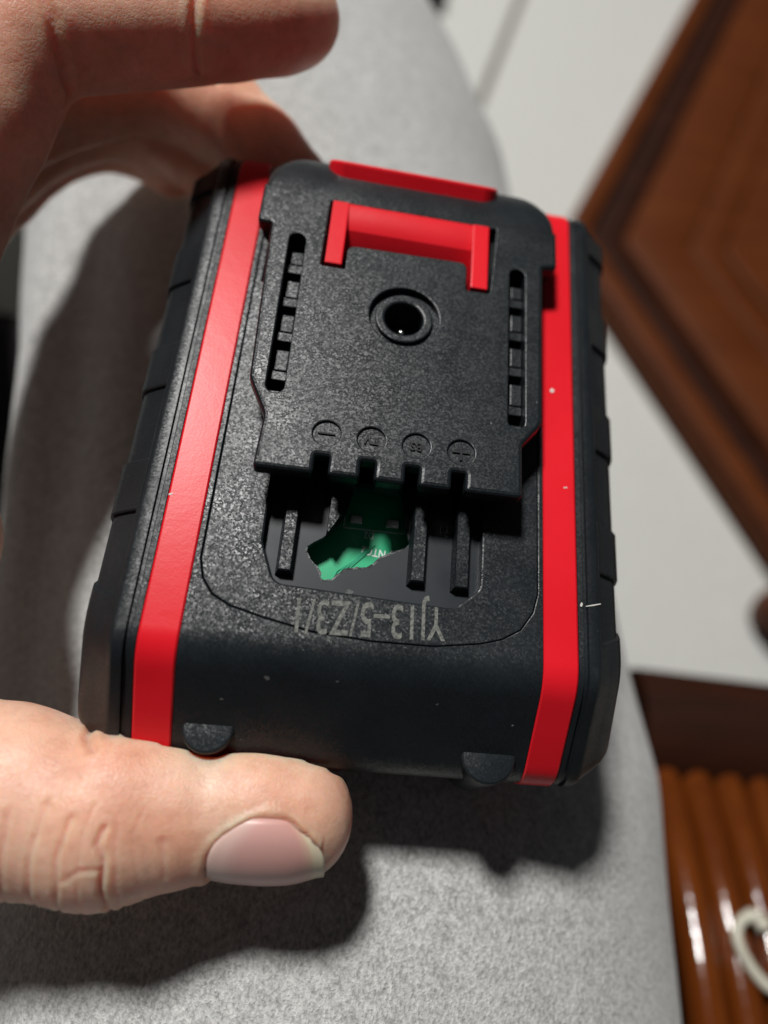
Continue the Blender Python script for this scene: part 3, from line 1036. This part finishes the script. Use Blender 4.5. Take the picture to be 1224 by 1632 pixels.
def surface_nets(F, xs, ys, zs):
    s = F < 0
    nx, ny, nz = F.shape
    c = np.zeros((nx - 1, ny - 1, nz - 1), np.int8)
    for dx in (0, 1):
        for dy in (0, 1):
            for dz in (0, 1):
                c += s[dx:nx - 1 + dx, dy:ny - 1 + dy, dz:nz - 1 + dz]
    act = (c > 0) & (c < 8)
    idx = -np.ones(act.shape, np.int64)
    cells = np.argwhere(act)
    idx[act] = np.arange(len(cells))
    acc = np.zeros((len(cells), 3))
    cnt = np.zeros(len(cells))
    cor = [(i, j, k) for i in (0, 1) for j in (0, 1) for k in (0, 1)]
    for a in cor:
        for b in cor:
            if sum(abs(p - q) for p, q in zip(a, b)) == 1 and a < b:
                ca, cb = cells + a, cells + b
                fa, fb = F[tuple(ca.T)], F[tuple(cb.T)]
                m = (fa < 0) != (fb < 0)
                t = np.where(m, fa / np.where(m, fa - fb, 1), 0)
                acc[m] += (np.array(a) + t[:, None] * (np.array(b) - np.array(a)))[m]
                cnt[m] += 1
    v = cells + acc / cnt[:, None]
    h = xs[1] - xs[0]
    v = v * h + np.array([xs[0], ys[0], zs[0]])
    faces = []
    for ax in range(3):
        u, w_ = [(1, 2), (2, 0), (0, 1)][ax]
        sl0 = [slice(None)] * 3
        sl1 = [slice(None)] * 3
        sl0[ax], sl1[ax] = slice(0, -1), slice(1, None)
        s0, s1 = s[tuple(sl0)], s[tuple(sl1)]
        cr = np.argwhere(s0 != s1)
        ok = (cr[:, u] > 0) & (cr[:, w_] > 0) & (cr[:, u] < F.shape[u] - 1) & (cr[:, w_] < F.shape[w_] - 1)
        cr = cr[ok]
        fl_ = s0[tuple(cr.T)]
        e = np.zeros(3, int)
        q = []
        for du, dw in ((-1, -1), (0, -1), (0, 0), (-1, 0)):
            o = cr.copy()
            o[:, u] += du
            o[:, w_] += dw
            q.append(idx[tuple(o.T)])
        q = np.stack(q, 1)
        q[~fl_] = q[~fl_][:, ::-1]
        faces.append(q)
    return v, np.concatenate(faces)


hv, hf = surface_nets(F, GX, GY, GZ)
del F
# relax a little, then subdivide
me = bpy.data.meshes.new('hand')
me.from_pydata(hv.tolist(), [], hf.tolist())
bm = bmesh.new()
bm.from_mesh(me)
for _ in range(3):
    bmesh.ops.smooth_vert(bm, verts=bm.verts, factor=0.5, use_axis_x=True, use_axis_y=True, use_axis_z=True)
near = [e for e in bm.edges if max(v.co.x for v in e.verts) > -75]
bm.to_mesh(me)
bm.free()
to = bpy.data.objects.new('tmp', me)
COL.objects.link(to)
md = to.modifiers.new('s', 'SUBSURF')
md.levels = md.render_levels = 1
dg = bpy.context.evaluated_depsgraph_get()
me2 = bpy.data.meshes.new_from_object(to.evaluated_get(dg))
bpy.data.objects.remove(to)
n = len(me2.vertices)
co_ = np.empty(n * 3)
me2.vertices.foreach_get('co', co_)
co_ = co_.reshape(-1, 3)
no = np.empty(n * 3)
me2.vertices.foreach_get('normal', no)
no = no.reshape(-1, 3)
disp = np.zeros(n)


def crease(pts, width, depth, bulge=0.0, zmin=None):
    """groove along a polyline, with puffed skin beside it"""
    best = np.full(n, 1e9)
    pts = [np.array(p[:2], float) for p in pts]
    for a, b in zip(pts[:-1], pts[1:]):
        ab = b - a
        pa = co_[:, :2] - a
        h = np.clip((pa @ ab) / (ab @ ab), 0, 1)
        d = pa - h[:, None] * ab
        best = np.minimum(best, np.sqrt((d * d).sum(1)))
    best[no[:, 2] < -0.25] = 1e9
    if zmin is not None:
        best[co_[:, 2] < zmin] = 1e9
    m = best < width * 5
    disp[m] -= depth * np.exp(-(best[m] / width) ** 2)
    if bulge:
        disp[m] += bulge * np.exp(-((best[m] - width * 2.0) / (width * 1.3)) ** 2)


R_ = np.random.RandomState(5)
# knuckle creases of the thumb (dorsal side faces down the picture)
for px_, dp, wd_ in ((-33.0, 0.7, 0.34), (-38.6, 0.45, 0.32), (-42.4, 0.4, 0.34), (-30.8, 0.2, 0.3), (-35.8, 0.18, 0.26), (-46.5, 0.3, 0.4), (-28.6, 0.12, 0.26)):
    pl = []
    top_ = R_.uniform(-3.0, 1.0)
    for j, y in enumerate((-68.5 + top_, -71.5 + top_ * 0.6, -75, -78.5, -81.5, -84)):
        pl.append((px_ + R_.uniform(-0.6, 0.6) + (0.25 * (j - 2) if px_ > -35 else 0.45 * (3 - j)), y, -10 - j * 1.5))
    crease(pl, wd_, dp, dp * 0.2)
crease([(-37.5, -77.6, -12), (-35.5, -76.2, -12), (-33.2, -76.0, -12)], 0.32, 0.22, 0.05)
crease([(-25.5, -71.8, -10), (-24.9, -76.7, -12)], 0.4, 0.22, 0.05)
crease([(-39.8, -56.2, -12), (-39.2, -58.5, -9), (-37.5, -60.5, -7)], 0.6, 0.7, 0.25)
# finger joint creases on the palm side
crease([(-40.0, 48, 17), (-39.8, 56, 24), (-40.2, 72, 27)], 0.6, 0.7, 0.25, 2)
crease([(-57, 36, 14), (-59.5, 44, 22), (-67, 54, 29)], 0.8, 0.8, 0.3, 2)
# fold round the nail


def nail_uv(c):
    """nail coordinates on the thumb: s along (0 cuticle .. 1 free edge), a across"""
    ang = np.degrees(np.arctan2(c[:, 2] + 16.2, -(c[:, 1] + 67.2)))
    return c[:, 0], ang


xs_n, an = nail_uv(co_)
NX0, NX1, NA, NW = -19.6, -2.9, 18.0, 66.0


def nail_dist(x, a):
    """signed distance-like value, <0 inside the nail outline"""
    u = (a - NA) / NW
    x0 = NX0 + 6.0 * np.abs(u) ** 3.4
    x1 = NX1 - 5.5 * np.abs(u) ** 3.0
    e1, e2 = (x0 - x), (x - x1)
    e3 = (np.abs(a - NA) - NW) * 0.155
    return np.maximum(np.maximum(e1, e2), e3)


nd_ = nail_dist(xs_n, an)
msk = (co_[:, 0] > -30) & (co_[:, 1] < -58)
inside = msk & (nd_ < 0)
disp[inside] -= 0.35
foldm = msk & (nd_ >= 0) & (nd_ < 4) & (xs_n < NX1 - 0.6)
disp[foldm] += 0.42 * np.exp(-((nd_[foldm] - 0.75) / 0.8) ** 2)
co_ += no * disp[:, None]
me2.vertices.foreach_set('co', (co_ * S).ravel())
me2.update()
me2.shade_smooth()
me2.materials.append(SKIN)
me2.name = 'hand'
hand = bpy.data.objects.new('hand', me2)
COL.objects.link(hand)
tag(hand, 'bare left hand gripping the battery between thumb and fingers', 'hand')
# the nail plate lies on the thumb
tree = BVHTree.FromPolygons([tuple(c) for c in co_], [tuple(p.vertices) for p in me2.polygons])
nu, nw = 34, 26
NV, NF, UVS = [], [], []
RG = np.zeros((nu + 1, nw + 1))
for i in range(nu + 1):
    for j in range(nw + 1):
        u = -1 + 2 * j / nw
        x0 = NX0 + 6.0 * abs(u) ** 3.4
        x1 = NX1 + 0.3 - 5.5 * abs(u) ** 3.0
        x = x0 + (x1 - x0) * i / nu
        a = math.radians(NA + u * (NW - 1))
        dr = Vector((0, -math.cos(a), math.sin(a)))
        org = Vector((x, -67.2, -16.2))
        if x > -8:
            org.x = -8
            dr = (dr * 10 + Vector((x + 8, 0, 0)) * 0.0).normalized()
            org = Vector((x, -67.2, -16.2))
        hit = tree.ray_cast(org + dr * 25, -dr)
        rr = (hit[0] - org).length if hit[0] else 8.0
        RG[i, j] = rr
rr_f = int(nu * 0.72)
for i in range(rr_f, nu + 1):
    RG[i] = RG[rr_f] - 0.0 + (RG[rr_f] - RG[rr_f - 6]).mean() / 6 * (i - rr_f) - 0.019 * (i - rr_f) ** 2
for _ in range(40):
    Pd = np.pad(RG, 1, mode='edge')
    RG = (Pd[:-2, 1:-1] + Pd[2:, 1:-1] + Pd[1:-1, :-2] + Pd[1:-1, 2:] + 2 * Pd[1:-1, 1:-1]) / 6
for i in range(nu + 1):
    for j in range(nw + 1):
        u = -1 + 2 * j / nw
        x0 = NX0 + 6.0 * abs(u) ** 3.4
        x1 = NX1 + 0.3 - 5.5 * abs(u) ** 3.0
        x = x0 + (x1 - x0) * i / nu
        a = math.radians(NA + u * (NW - 1))
        dr = Vector((0, -math.cos(a), math.sin(a)))
        edge = min(1.0, (1 - abs(u)) * 4, i / nu * 6)
        rr = RG[i, j] - 0.2 + 0.55 * edge ** 0.6
        NV.append(tuple(Vector((x, -67.2, -16.2)) + dr * rr))
        UVS.append((i / nu, j / nw))
for i in range(nu):
    for j in range(nw):
        a = i * (nw + 1) + j
        NF.append((a, a + 1, a + nw + 2, a + nw + 1))
nl = obj('fingernail', NV, NF, NAIL, hand, 180, UVS, fix=False)
sol = nl.modifiers.new('thick', 'SOLIDIFY')
sol.thickness = 0.45 * S
sol.offset = -1
